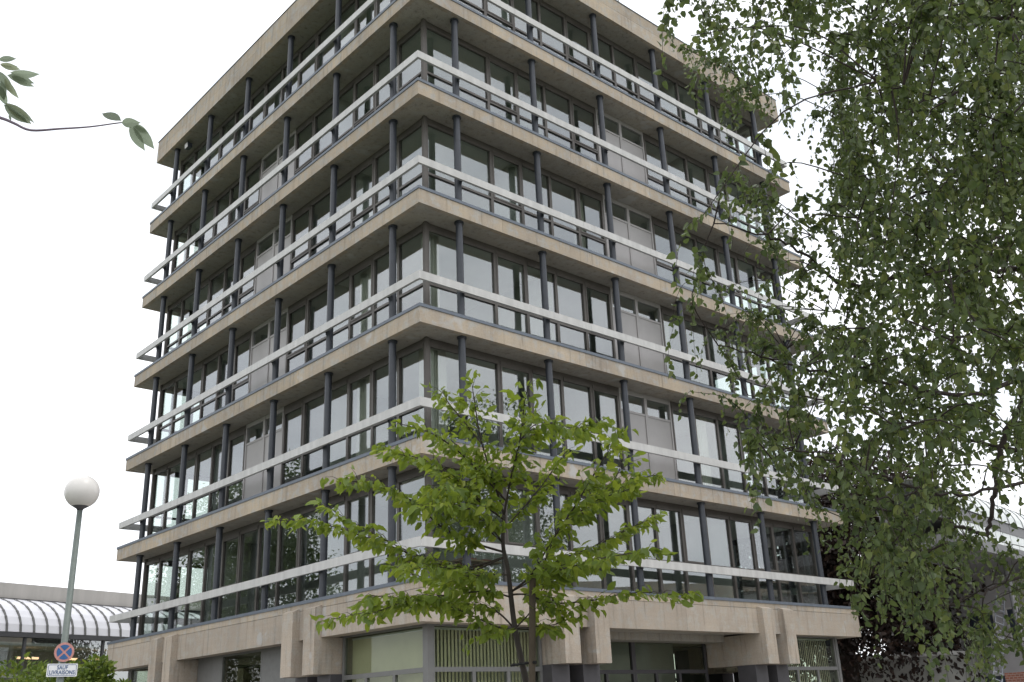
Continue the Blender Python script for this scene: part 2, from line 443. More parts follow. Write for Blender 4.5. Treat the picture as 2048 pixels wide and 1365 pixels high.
# ground floor: glazing, panels, entrance
GZ = Z1 - .94                          # underside of the first floor plate over the ground floor
ZT = Z1 - 2.0                          # transom
def gwin(f, s0, s1, nn, z0=.12, mull=(), top=GZ, frame='gframe', pane='gglass'):
    w = MB(); e = .08; d = .10
    w.box(s0, s0 + e, nn, nn + d, z0, top).box(s1 - e, s1, nn, nn + d, z0, top)
    w.box(s0 + e, s1 - e, nn + .003, nn + d - .003, top - .08, top).box(s0 + e, s1 - e, nn + .003, nn + d - .003, ZT - .05, ZT + .06).box(s0 + e, s1 - e, nn + .003, nn + d - .003, z0, z0 + .1)
    xs = [s0 + e] + list(mull) + [s1 - e]
    for x in mull: w.box(x - .05, x + .05, nn + .006, nn + d - .006, z0 + .1, ZT - .05)
    o = put('window', w.mesh('window', MAT[frame]), f, 0, 0, 0)
    link('pane', MB().box(s0 + e, s1 - e, nn + .05, nn + .06, ZT + .06, top - .08).mesh('pane', MAT[pane]), o)
    for i in range(len(xs) - 1):
        a = xs[i] + (.05 if i else 0); b2 = xs[i + 1] - (.05 if i < len(xs) - 2 else 0)
        link('pane', MB().box(a, b2, nn + .05, nn + .06, z0 + .1, ZT - .05).mesh('pane', MAT[pane]), o)
    return o
GN = .62
for f in range(4):
    gwin(f, .74, 4.24, GN, mull=(2.0, 3.1))
    gwin(f, 14.63, L - .74, GN, mull=(15.7, 16.9))
    put('corner_post', MB().box(.60, .735, .60, .735, .12, GZ).mesh('corner_post', MAT['gframe']), f, 0, 0, 0)
    put('soffit_panel', MB().box(.56, L - 2.3, .425, 2.2, Z1 - .955, Z1 - .925).mesh('soffit_panel', MAT['soffit']), f, 0, 0, 0)
    if f != 0:
        for (a, b2) in ((5.99, 7.6), (10.2, 12.88)):
            nseg = 1 if b2 - a < 2 else 2
            for q in range(nseg):
                x0 = a + (b2 - a) * q / nseg; x1 = a + (b2 - a) * (q + 1) / nseg
                put('wall_panel', MB().box(x0 + .005, x1 - .005, .72, .8, .12, GZ).mesh('wall_panel', MAT['gframe']), f, 0, 0, 0)
        gwin(f, 7.605, 10.195, .72, frame='gframe')
# entrance on the right face, set back
ent = gwin(0, 5.99, 9.4, 2.1, mull=(7.1, 8.2), frame='dpier')
gwin(0, 9.405, 12.88, 2.1, mull=(10.4, 11.5), frame='dpier')
put('lintel', MB().box(5.97, 12.9, 1.35, 2.08, Z1 - 1.16, Z1 - .957).mesh('lintel', MAT['soffit']), 0, 0, 0, 0)
# ground floor inner wall so that rooms have a back
MB().box(-HALF + 4.6, HALF - 4.6, -HALF + 4.6, HALF - 4.6, .12, GZ).build('core_wall', MAT['inwall'], bld)
MB().box(-HALF + .75, HALF - .75, -HALF + .75, HALF - .75, .118, .13).build('carpet', MAT['infloor'], bld)

# vertical blinds behind the ground floor corner windows
def blind(f, s0, s1, n_sl, turn, label, fill=.5):
    t = thing('vertical_blind', label, 'blind', tuple(np.array(fpos(f, s0, GN + .28, 0)) + [HALF, HALF, 0]), -math.pi / 2 * f)
    wd = (s1 - s0) / n_sl
    me = MB().box(-wd * fill, wd * fill, -.002, .002, .3, GZ - .14).mesh('slat', MAT['blind'])
    for i in range(n_sl):
        o = link('slat', me, t, (wd * (i + .5), 0, 0)); o.rotation_euler = (0, 0, turn + rnd.gauss(0, .04))
    MB().box(0, s1 - s0, -.03, .03, GZ - .138, GZ - .09).build('head_rail', MAT['rail'], t)
blind(0, .85, 4.2, 30, math.radians(10), 'half-open vertical slat blind behind the ground floor window right of the corner', .34)
blind(1, L - 4.2, L - .85, 30, math.radians(8), 'closed pale green vertical blind behind the ground floor window left of the corner')
blind(0, 14.7, L - .85, 30, math.radians(20), 'pale blind behind the ground floor window at the far right end')

# cream curtains on the second floor, by the corner
def curtain(f, s0, s1, k, label):
    t = MB(); nn = 26
    xs = [s0 + (s1 - s0) * i / nn for i in range(nn + 1)]
    for i in range(nn):
        y0, y1 = .05 * math.sin(i * 1.5), .05 * math.sin((i + 1) * 1.5)
        t.quad((xs[i] - s0, y0, 0), (xs[i + 1] - s0, y1, 0), (xs[i + 1] - s0, y1, CH - .1), (xs[i] - s0, y0, CH - .1))
    o = t.build('curtain', MAT['curtain'], None, True, loc=tuple(np.array(fpos(f, s0, GIN + .35, fz(k) + .01)) + [HALF, HALF, 0]), rz=-math.pi / 2 * f)
    o['label'] = label; o['category'] = 'curtain'
curtain(0, 1.0, 1.75, 2, 'cream curtain gathered at the second floor corner window, right side')
curtain(1, L - 1.6, L - 1.0, 2, 'cream curtain gathered at the second floor corner window, left side')
curtain(1, L - 4.6, L - 3.9, 2, 'cream curtain behind a second floor window left of the corner')

curtain(0, S0 + 8 * MW + .1, S0 + 8 * MW + .8, 3, 'cream curtain behind the third floor window just right of the grey panels')
curtain(0, S0 + 5 * MW + .1, S0 + 5 * MW + .6, 4, 'cream curtain behind the fourth floor window just left of the grey panels')
curtain(0, S0 + 9 * MW + .3, S0 + 10 * MW - .2, 2, 'cream curtain behind a second floor window right of the grey panels')
curtain(0, S0 + .1, S0 + .7, 3, 'narrow cream curtain at the third floor corner window, right side')
curtain(1, L - S0 - 3 * MW, L - S0 - 2.4 * MW, 3, 'cream curtain behind a third floor window left of the corner')
# floodlight under the roof soffit, aerial on the roof
fl = thing('floodlight', 'small white floodlight fixed under the roof overhang at the left end', 'floodlight', (.33, 16.45, fz(7) - TB))
MB().tube([(0, 0, 0), (0, 0, -.12)], [.02, .02], 8).build('bracket', MAT['col'], fl)
MB().prism([(-.09, -.12), (.11, -.12), (.13, -.30), (-.06, -.34)], 'y', -.15, .15).build('housing', MAT['col'], fl)
MB().quad((-.095, -.135, -.14), (-.095, .135, -.14), (-.07, .135, -.33), (-.07, -.135, -.33)).build('lens', MAT['rail'], fl)
an = thing('roof_aerial', 'thin white aerial mast standing on the roof', 'aerial', (14.0, 4.0, fz(7) + .1))
MB().tube([(0, 0, 0), (0, 0, 6.2)], [.05, .04], 8).build('mast', MAT['rail'], an)
MB().tube([(-.35, 0, 5.2), (.35, 0, 5.2)], [.03, .03], 6).tube([(-.3, 0, 4.9), (.3, 0, 4.9)], [.03, .03], 6).build('crossbar', MAT['rail'], an)

# ------------------------------------------------------------------ foliage helpers
def leaf_template(w, widest, curl, fold):
    a, b2 = widest * .62, widest + (1 - widest) * .45
    V = [(0, 0, 0), (a, w * .42, fold * w), (a, 0, 0), (a, -w * .42, fold * w), (b2, w * .34, fold * w * .9 - curl * .5), (b2, 0, -curl * .5), (b2, -w * .34, fold * w * .9 - curl * .5), (1, 0, -curl)]
    F = [(0, 2, 1), (0, 3, 2), (2, 5, 4, 1), (3, 6, 5, 2), (5, 7, 4), (6, 7, 5)]
    return np.array(V, float), F
def unit(a): return a / (np.linalg.norm(a, axis=-1, keepdims=True) + 1e-9)
def leaf_frames(T, Nn):
    T = unit(T); B = unit(np.cross(Nn, T)); Nn = np.cross(T, B); return T, B, Nn
def foliage_mesh(name, mat, P, T, Nn, S, tmpl):
    V, F = tmpl; T, B, Nn = leaf_frames(T, Nn); k = len(V); n = len(P)
    wf = rng.uniform(.68, 1.15, (n, 1, 1)); cf = rng.uniform(-.6, 2.6, (n, 1, 1))
    W = P[:, None, :] + S[:, None, None] * (V[None, :, 0:1] * T[:, None, :] + wf * V[None, :, 1:2] * B[:, None, :] + cf * V[None, :, 2:3] * Nn[:, None, :])
    W = W.reshape(-1, 3)
    loops = []; starts = []; tot = 0; base = []
    for f in F: base += list(f)
    fl = np.array(base); ln = np.array([len(f) for f in F])
    allv = (np.arange(n)[:, None] * k + fl[None, :]).reshape(-1)
    lt = np.tile(ln, n); ls = np.concatenate([[0], np.cumsum(lt)[:-1]])
    me = bpy.data.meshes.new(name)
    me.vertices.add(len(W)); me.vertices.foreach_set('co', W.astype(np.float32).reshape(-1))
    me.loops.add(len(allv)); me.loops.foreach_set('vertex_index', allv.astype(np.int32))
    me.polygons.add(len(lt)); me.polygons.foreach_set('loop_start', ls.astype(np.int32)); me.polygons.foreach_set('loop_total', lt.astype(np.int32))
    me.polygons.foreach_set('use_smooth', [True] * len(lt))
    me.materials.append(mat); me.update(calc_edges=True); return me
def leaf_object(me, parent, p, T, Nn, s):
    T, B, Nn = leaf_frames(T[None], Nn[None]); T, B, Nn = T[0], B[0], Nn[0]
    o = link('leaf', me, parent)
    M = Matrix.Identity(4)
    for i in range(3): M[i][0], M[i][1], M[i][2], M[i][3] = T[i] * s, B[i] * s, Nn[i] * s, p[i]
    o.matrix_local = M
    return o
def split_leaves(root, base, mat, P, T, Nn, S, tmpl, count=300):
    """the leaves that show largest become parts, the rest one mass"""
    V, F = tmpl
    me = bpy.data.meshes.new('leaf'); me.from_pydata([tuple(v) for v in V], [], F); me.materials.append(mat)
    me.polygons.foreach_set('use_smooth', [True] * len(me.polygons)); me.update()
    d = P - CAM; dep = d @ _f; uu = 1024 + FPX * (d @ CR) / dep; vv = 682.5 - FPX * (d @ CU) / dep
    score = S / dep * np.where((uu > 10) & (uu < 2038) & (vv > 10) & (vv < 1355), 1, 0)
    order = np.argsort(-score)[:count]; keep = np.ones(len(P), bool); keep[order] = False
    for i in order: leaf_object(me, root, P[i] - base, T[i], Nn[i], S[i])
    if keep.any(): link('foliage', foliage_mesh('foliage', mat, P[keep] - base, T[keep], Nn[keep], S[keep], tmpl), root, kind='stuff')

MAT['bark'] = plain('brown_bark', (.045, .036, .028), .9, 0, .3, 30, .4, streak=True)
MAT['bark_grey'] = plain('grey_bark', (.06, .052, .045), .9, 0, .3, 14, .4, streak=True)
MAT['bark_birch'] = plain('birch_twig_bark', (.030, .022, .018), .85, 0, .4, 20, .3)
MAT['leaf_young'] = leafmat('fresh_green_leaf', (.070, .120, .018), (.195, .265, .036), (.45, .56, .06), .42, .45)
MAT['leaf_birch'] = leafmat('birch_leaf', (.040, .066, .026), (.108, .145, .046), (.21, .28, .07), .34, .40)
MAT['leaf_beech'] = leafmat('copper_beech_leaf', (.012, .008, .007), (.034, .020, .015), (.06, .03, .02), .5, .2)
MAT['leaf_green'] = leafmat('mid_green_leaf', (.035, .065, .015), (.085, .13, .03), (.15, .22, .04))
MAT['leaf_cherry'] = leafmat('cherry_leaf', (.16, .19, .14), (.21, .25, .18), (.42, .50, .36), .5, .62)
MAT['leaf_hedge'] = leafmat('hedge_leaf', (.05, .085, .015), (.16, .22, .035), (.20, .30, .05))
UP = np.array([0, 0, 1.0])

# ------------------------------------------------------------------ young staked tree in front of the corner
TD = 9.5
tmp_young = leaf_template(.62, .5, .18, .22)
tb = at(1085, 1765, TD); tb[2] = .12
yt = thing('young_tree', 'young staked tree with bright green leaves in front of the building corner', 'tree', tb)
def px(pts, d0, d1): return [at(u, v, d0 + (d1 - d0) * i / (len(pts) - 1)) for i, (u, v) in enumerate(pts)]
trunk_px = [(1068, 1480), (1052, 1365), (1043, 1322), (1030, 1258), (1022, 1195), (1016, 1140), (1006, 1090), (1008, 1030)]
tk = [tb] + [at(u, v, TD) for u, v in trunk_px]
tk = spline(tk, 5)
MB().tube([p - tb for p in tk], [.037 - .020 * i / (len(tk) - 1) for i in range(len(tk))], 9).build('trunk', MAT['bark_grey'], yt, True)
BR = [
    ([(1030, 1258), (990, 1222), (930, 1208), (840, 1213), (750, 1222), (660, 1240)], .7, .011),
    ([(1022, 1195), (975, 1183), (900, 1190), (820, 1196), (745, 1192)], -.9, .010),
    ([(1010, 1115), (930, 1135), (850, 1118), (760, 1085), (650, 1050), (550, 1040)], .1, .013),
    ([(1008, 1105), (945, 1085), (885, 1055), (820, 1000), (740, 968), (685, 962)], -1.0, .013),
    ([(1008, 1040), (940, 985), (870, 938), (810, 912), (772, 896)], .9, .011),
    ([(1010, 1000), (930, 915), (865, 868), (800, 848)], -.5, .010),
    ([(1008, 1030), (985, 955), (962, 880), (950, 810), (944, 768)], .2, .013),
    ([(1008, 1030), (1022, 955), (1040, 880), (1048, 815), (1056, 772)], -.2, .013),
    ([(965, 890), (925, 840), (900, 810), (884, 782)], .5, .008),
    ([(1022, 1185), (1062, 1150), (1100, 1088), (1150, 1012), (1190, 945), (1240, 868)], -.6, .013),
    ([(1120, 1060), (1180, 1015), (1250, 968), (1312, 950)], .6, .009),
    ([(1062, 1150), (1125, 1118), (1200, 1088), (1270, 1052), (1312, 1035)], .9, .010),
    ([(1062, 1155), (1130, 1138), (1200, 1118), (1310, 1100)], -1.1, .009),
    ([(1022, 1190), (1055, 1190), (1105, 1206), (1180, 1202), (1270, 1186), (1380, 1192)], -.3, .011),
    ([(1030, 1258), (1060, 1225), (1078, 1190), (1100, 1150)], .5, .008),
    ([(1040, 880), (1095, 862), (1150, 858), (1205, 842)], .7, .008),
    ([(1150, 1012), (1205, 985), (1240, 935), (1228, 880)], .9, .008),
    ([(985, 955), (930, 965), (880, 985), (840, 1010)], 1.0, .008),
    ([(1008, 1060), (1060, 1000), (1100, 950), (1130, 905)], .9, .009),
    ([(1005, 1085), (960, 1030), (905, 1010), (850, 1015)], -1.2, .009),
    ([(1018, 1150), (960, 1150), (900, 1165), (830, 1150), (780, 1130)], 1.1, .009),
]
for pts, dz, r0 in [b3 for i3, b3 in enumerate(list(BR)) if i3 % 5 not in (1, 3)]:          # a second, shorter shoot near each limb, leaning the other way in depth
    j = [(u + (rnd.gauss(0, 16) if i else 0), v + (rnd.gauss(0, 16) if i else 0)) for i, (u, v) in enumerate(pts)]
    j = j[:max(3, len(j) - 1)]
    BR.append((j, -dz * .8 + rnd.gauss(0, .3), r0 * .75))
YP, YT, YN, YS = [], [], [], []
tw = MB()
def add_leaf(p, d, s, droop=.5):
    d = np.asarray(d) / np.linalg.norm(d)
    t = d * .75 + np.array([rnd.gauss(0, .35), rnd.gauss(0, .35), -droop + rnd.gauss(0, .25)])
    nn = UP * .55 + rng.normal(0, .75, 3) - _f * .35
    YP.append(p); YT.append(t); YN.append(nn); YS.append(s)
for pts, dz, r0 in BR:
    P = spline(px(pts, TD, TD + dz), 8)
    n_ = len(P)
    MB().tube([p - tb for p in P], [r0 * .78 * (1 - .8 * i / (n_ - 1)) + .0015 for i in range(n_)], 6).build('branch', MAT['bark'], yt, True)
    acc = 0.0; side = 1
    for i in range(1, n_):
        seg = P[i] - P[i - 1]; sl = np.linalg.norm(seg); acc += sl
        fr = i / (n_ - 1)
        if fr < .16: continue
        while acc > .050:
            acc -= .050; side = -side
            t = seg / sl
            sd_ = np.cross(t, UP); sd_ /= np.linalg.norm(sd_) + 1e-9
            ln = rnd.uniform(.09, .40) * (1.12 - .6 * fr)
            d = t * .75 + side * sd_ * rnd.uniform(.4, 1.0) + UP * rnd.uniform(-.25, .50)
            d /= np.linalg.norm(d)
            e_ = P[i] + d * ln + np.array([0, 0, -.12 * ln])
            tw.tube([p - tb for p in (P[i], (P[i] + e_) / 2 + np.array([0, 0, .02]), e_)], [.003, .0022, .0012], 4, False)
            m_ = max(2, int(ln / .050))
            for q in range(m_ + 1):
                pp = P[i] + (e_ - P[i]) * (q + .4) / (m_ + .4)
                dd = d + (1 if q % 2 else -1) * np.cross(d, UP) * .8 if q < m_ else d
                add_leaf(pp, dd, rnd.uniform(.074, .128), rnd.uniform(.1, 1.25))
    for q in range(3): add_leaf(P[-1], P[-1] - P[-3] + rng.normal(0, .03, 3), rnd.uniform(.05, .09), .1)
for q in range(9): add_leaf(at(935 + rnd.uniform(-14, 14), 1268 + q * 4, TD - .1), np.array([rnd.gauss(0, 1), rnd.gauss(0, 1), -.5]), .07, .8)
hang = [at(950, 1215, TD + .35), at(940, 1250, TD + .05), at(935, 1275, TD - .1)]
tw.tube([p - tb for p in hang], [.004, .003, .002], 4, False)
tw.build('twigs', MAT['bark'], yt, True, kind='stuff')
split_leaves(yt, tb, MAT['leaf_young'], np.array(YP), np.array(YT), np.array(YN), np.array(YS), tmp_young)
# stake and rubber tie
MAT['stake'] = plain('weathered_stake_wood', (.085, .068, .048), .9, 0, .25, 12, .4, streak=True)
s_top = at(1065, 1158, TD - .16); s_bot = at(1064, 1365, TD - .16); dir_ = s_bot - s_top; s_gr = s_top + dir_ * ((s_top[2] - .12) / (-dir_[2]))
stk = thing('tree_stake', 'round wooden stake tied beside the young tree trunk', 'stake', s_gr)
MB().tube([(0, 0, -.02), tuple((s_top - s_gr) * .5), tuple(s_top - s_gr)], [.036, .034, .032], 12).build('post', MAT['stake'], stk, True)
tie0, tie1 = at(1022, 1332, TD - .05), at(1072, 1325, TD - .2)
rb = plain('black_rubber', (.012, .012, .012), .7, 0, .2, 20)
tie = MB()
tp = [tie0 + (tie1 - tie0) * i / 8 + np.array([0, 0, .006 * (i % 2)]) for i in range(9)]
tie.tube([p - s_gr for p in tp], [.012, .016] * 4 + [.016], 6).build('rubber_tie', rb, stk)

# ------------------------------------------------------------------ big birch at the right
tmp_birch = leaf_template(.86, .34, .12, .16)
BD = 8.4
bb = at(2480, 1500, BD + .4); bb[2] = .10
birch = thing('birch_tree', 'large birch with drooping leafy twigs filling the right side', 'tree', bb)
trunk = spline([bb, at(2465, 1250, BD + .4), at(2420, 700, BD + .2), at(2370, 200, BD + .2), at(2330, -300, BD + .3), at(2280, -800, BD + .5)], 6)
MAT['bark_white'] = plain('white_birch_bark', (.38, .36, .33), .85, 0, .45, 7, .3)
MB().tube([p - bb for p in trunk], [.17 - .13 * i / (len(trunk) - 1) for i in range(len(trunk))], 12).build('trunk', MAT['bark_white'], birch, True)
LB = [
    ([(2430, 800), (2200, 730), (2060, 800), (2005, 885), (1988, 990), (1976, 1062), (1925, 1056), (1850, 1028), (1780, 1036)], -.6, .034),
    ([(2425, 720), (2180, 560), (2000, 538), (1850, 545), (1700, 572), (1640, 530), (1560, 480), (1430, 445)], -1.2, .030),
    ([(2400, 500), (2150, 330), (2010, 335), (1880, 372), (1780, 410), (1720, 442), (1620, 470)], .5, .026),
    ([(2390, 420), (2180, 140), (2000, 20), (1850, -30), (1700, -60), (1500, -45), (1350, 0)], -.5, .028),
    ([(2380, 300), (2100, 60), (1900, 40), (1790, 60), (1740, 170), (1700, 275)], .9, .022),
    ([(2440, 900), (2150, 740), (1950, 790), (1780, 765), (1600, 735), (1440, 690)], -1.4, .028),
    ([(2445, 1000), (2150, 930), (1930, 880), (1720, 810), (1500, 792)], .8, .026),
    ([(2460, 1200), (2200, 1110), (2048, 1150), (1950, 1190), (1850, 1220)], -1.0, .024),
    ([(2370, 200), (2150, 0), (1950, -150), (1700, -230), (1480, -200)], 1.0, .026),
    ([(2430, 780), (2120, 600), (1930, 640), (1790, 660), (1650, 620)], 1.6, .022),
    ([(2440, 950), (2200, 900), (2060, 960), (1900, 990), (1700, 930), (1560, 900)], -1.8, .022),
    ([(2400, 480), (2200, 250), (2050, 150), (1900, 190), (1760, 240)], -1.6, .022),
    ([(2390, 350), (2250, 100), (2150, -40), (2060, 60), (2000, 190), (1960, 280)], -.9, .022),
    ([(2400, 500), (2250, 420), (2120, 440), (1980, 480), (1860, 460)], -1.7, .022),
    ([(2450, 1100), (2600, 900), (2760, 850), (2900, 900)], .4, .03),
    ([(2400, 500), (2600, 300), (2750, 280), (2880, 350)], -.6, .03),
]
SK = []
for pts, dz, r0 in LB:
    P = spline(px(pts, BD, BD + dz), 8); n_ = len(P)
    P = [p + rng.normal(0, .012, 3) for p in P]
    rr = [max(.004, r0 * (1 - .85 * i / (n_ - 1))) for i in range(n_)]
    MB().tube([p - bb for p in P], rr, 7).build('branch', MAT['bark_birch'], birch, True)
    SK += [p for p in P[4:]]
SK = np.array(SK)
LEFT = [(-400, 1420), (0, 1335), (60, 1350), (110, 1385), (170, 1395), (230, 1470), (300, 1560), (370, 1560), (400, 1460), (440, 1405), (520, 1400), (600, 1395), (680, 1385), (760, 1400), (820, 1405), (900, 1410), (960, 1450), (1010, 1560), (1080, 1640), (1150, 1665), (1230, 1720), (1300, 1810), (1340, 1880)]
def lx(v):
    return float(np.interp(v, [a for a, _ in LEFT], [b for _, b in LEFT]))
HOLES = [(1600, 330, 52, 130, .93), (1730, 140, 32, 55, .8), (1660, 215, 28, 45, .5), (2000, 1080, 90, 80, .9), (1970, 1270, 90, 80, .8), (1940, 990, 70, 45, .85), (1690, 640, 30, 40, .6), (1480, 560, 35, 40, .5), (1500, 640, 40, 60, .35), (1860, 760, 40, 40, .5), (1430, 940, 60, 80, .5), (2030, 650, 50, 40, .5), (1880, 960, 50, 30, .5), (1570, 860, 40, 90, .35), (1540, 130, 40, 60, .3), (1830, 1320, 90, 50, .6), (1960, 830, 50, 50, .5)]
tw = MB(); BP, BT, BN, BS = [], [], [], []
clus = 0; tries = 0
def bleaf(p, d, s):
    t = np.array([d[0] * .5 + rnd.gauss(0, .5), d[1] * .5 + rnd.gauss(0, .5), -.75 + rnd.gauss(0, .45)])
    BP.append(p); BT.append(t); BN.append(np.array([rnd.gauss(0, .8), rnd.gauss(0, .8), .55 + rnd.gauss(0, .4)])); BS.append(s)
while clus < 850 and tries < 12000:
    tries += 1
    v = rnd.uniform(-330, 1345)
    u = rnd.uniform(lx(v) - 25, 2560 if rnd.random() < .3 else 2090)
    if tries % 6 == 0: u, v = rnd.uniform(1680, 2090), rnd.uniform(-40, 960)
    edge = (u - lx(v)) / (230.0 if 360 < v < 1000 else 130.0)
    if rnd.random() > (.85 if v < 260 else .20) + .72 * min(1, max(0, edge)): continue
    if v > 1050 and rnd.random() < .25: continue
    bad = False
    for (hu, hv, ru, rv, pr_) in HOLES:
        if ((u - hu) / ru) ** 2 + ((v - hv + 45) / rv) ** 2 < 1 and rnd.random() < pr_: bad = True
    if bad: continue
    dep = rnd.uniform(6.6, 10.6) if rnd.random() < .85 else rnd.uniform(5.4, 6.6)
    c = at(u, v - 40, dep)
    dd = np.linalg.norm(SK - c, axis=1); j = int(dd.argmin())
    if dd[j] > 1.9: continue
    clus += 1
    a = SK[j]; mid_ = (a + c) / 2 + np.array([0, 0, .18 * dd[j]]) + rng.normal(0, .05, 3)
    cur = spline([a, mid_, c], 4)
    tw.tube([p - bb for p in cur], [.0065 - .004 * i / (len(cur) - 1) for i in range(len(cur))], 4, False)
    if rnd.random() < .35: SK = np.vstack([SK, np.array(cur[3:])])
    for q in range(4, len(cur)):
        for _ in range(2): bleaf(cur[q] + rng.normal(0, .02, 3), rng.normal(0, 1, 3), rnd.uniform(.038, .058))
    for sh in range(rnd.choice((3, 4, 4, 5))):
        st_ = cur[rnd.randrange(4, len(cur))]
        h_ = rnd.uniform(.16, .55); az = rnd.uniform(0, 6.28); out = np.array([math.cos(az), math.sin(az), 0]) * rnd.uniform(.05, .20)
        pts = [st_, st_ + out * .7 + UP * (.02 - .18 * h_), st_ + out * 1.2 - UP * .55 * h_, st_ + out * 1.35 - UP * h_]
        cv = spline(pts, 3)
        tw.tube([p - bb for p in cv], [.0024 - .0012 * i / (len(cv) - 1) for i in range(len(cv))], 3, False)
        nl = int(h_ / .030) + 2
        for q in range(nl):
            x = (q + .5) / nl * (len(cv) - 1); i = int(x); pp = cv[i] + (cv[min(i + 1, len(cv) - 1)] - cv[i]) * (x - i)
            bleaf(pp + rng.normal(0, .010, 3), rng.normal(0, 1, 3), rnd.uniform(.038, .068))
tw.build('twigs', MAT['bark_birch'], birch, True, kind='stuff')
split_leaves(birch, bb, MAT['leaf_birch'], np.array(BP), np.array(BT), np.array(BN), np.array(BS), tmp_birch)
print('birch leaves', len(BP), 'young', len(YP))

# ------------------------------------------------------------------ cherry branch reaching in at the upper left
CD_ = 3.0
def long_leaf(w):
    st = [(.06, .08), (.18, .58), (.34, .92), (.50, 1.0), (.66, .86), (.80, .56), (.90, .24)]
    V = [(0, 0, 0)]; F = []
    for i, (x, a_) in enumerate(st):
        h_ = a_ * w / 2; cu_ = -.20 * x * x; V += [(x, h_, .12 * h_ + cu_), (x, 0, cu_ - .01), (x, -h_, .12 * h_ + cu_)]
    V.append((1, 0, -.20)); n_ = len(st)
    F += [(0, 2, 1), (0, 3, 2)]
    for i in range(n_ - 1):
        k_ = 1 + 3 * i; F += [(k_, k_ + 1, k_ + 4, k_ + 3), (k_ + 1, k_ + 2, k_ + 5, k_ + 4)]
    k_ = 1 + 3 * (n_ - 1); F += [(k_, k_ + 1, len(V) - 1), (k_ + 1, k_ + 2, len(V) - 1)]
    return np.array(V, float), F
tmp_cherry = long_leaf(.36)
cb = at(-700, 1500, CD_ + .6); cb[2] = .10
cherry = thing('cherry_tree', 'cherry tree reaching in from the left with a thin bare twig and few leaves', 'tree', cb)
ctk = spline([cb, at(-690, 1000, CD_ + .6), at(-640, 500, CD_ + .5), at(-560, 100, CD_ + .4), at(-470, -350, CD_ + .5)], 6)
MB().tube([p - cb for p in ctk], [.075 - .05 * i / (len(ctk) - 1) for i in range(len(ctk))], 10).build('trunk', MAT['bark_grey'], cherry, True)
MAT['bark_twig'] = plain('violet_grey_twig_bark', (.16, .13, .16), .8, 0, .2, 40)
t1 = spline([at(-600, 260, CD_ + .42), at(-300, 190, CD_ + .2), at(-80, 215, CD_), at(0, 236, CD_), at(28, 247, CD_), at(62, 261, CD_), at(120, 258, CD_), at(180, 254, CD_ + .03), at(240, 246, CD_ + .02), at(262, 246, CD_)], 5)
MB().tube([p - cb for p in t1], [.0066 * (1 - .80 * i / (len(t1) - 1)) for i in range(len(t1))], 6).build('branch', MAT['bark_twig'], cherry, True)
t2 = spline([at(-560, 140, CD_ + .4), at(-300, 60, CD_ + .1), at(-120, 110, CD_ - .05), at(-10, 148, CD_ - .08)], 5)
MB().tube([p - cb for p in t2], [.010 * (1 - .75 * i / (len(t2) - 1)) for i in range(len(t2))], 6).build('branch', MAT['bark_twig'], cherry, True)
cl_me = bpy.data.meshes.new('leaf'); cl_me.from_pydata([tuple(v) for v in tmp_cherry[0]], [], tmp_cherry[1]); cl_me.materials.append(MAT['leaf_cherry']); cl_me.update()
def cleaf(u0, v0, u1, v1, dz=0.0, tilt=0.0, dp=CD_):
    a = at(u0, v0, dp); b2 = at(u1, v1, dp + dz); t = b2 - a; s = np.linalg.norm(t)
    nn = -_f * math.cos(tilt) + np.cross(unit(t), -_f) * math.sin(tilt) + UP * .2
    leaf_object(cl_me, cherry, a - cb, t, nn, s)
for a in [(258, 249, 287, 303, .02, .1), (263, 246, 311, 297, .03, -.2), (244, 243, 200, 219, .02, .35), (242, 246, 272, 246, -.05, .5), (262, 246, 296, 268, .02, .4), (22, 242, 18, 229, 0, .6), (12, 150, 70, 166, .04, .2), (-4, 140, 24, 190, .02, .1), (-8, 165, 14, 214, .03, -.2), (10, 206, 64, 246, .03, -.2), (-2, 128, 40, 140, .02, .4),
          (18, 145, 78, 155, .02, .9), (20, 150, 66, 178, .03, .6), (8, 155, 32, 200, .02, .4), (2, 160, 8, 203, .02, -.4), (4, 205, 74, 237, .04, -.8), (6, 208, 52, 250, .02, .4),
          (0, 132, 36, 128, .03, -.4), (-5, 120, 30, 116, 0, .2), (-20, 150, -50, 190, 0, 0), (-60, 120, -100, 160, .03, .3), (-80, 100, -60, 150, 0, -.4), (-150, 90, -190, 140, .02, .2),
          (-30, 140, -8, 185, .03, .5), (-200, 75, -170, 125, .04, .3), (-240, 190, -260, 240, 0, .2), (-160, 200, -140, 250, .03, -.3)]: cleaf(*a)
for i in range(160):
    j = rnd.randrange(len(ctk) // 2, len(ctk)); p0 = ctk[j] + np.array([rnd.gauss(0, .3), rnd.gauss(0, .3), rnd.gauss(0, .3)])
    w = p0 - CAM; 
    if 1024 + FPX * (w @ CR) / (w @ _f) > -120: continue
    leaf_object(cl_me, cherry, p0 - cb, np.array([rnd.gauss(0, 1), rnd.gauss(0, 1), -.5]), np.array([rnd.gauss(0, .5), rnd.gauss(0, .5), 1]), rnd.uniform(.06, .1))

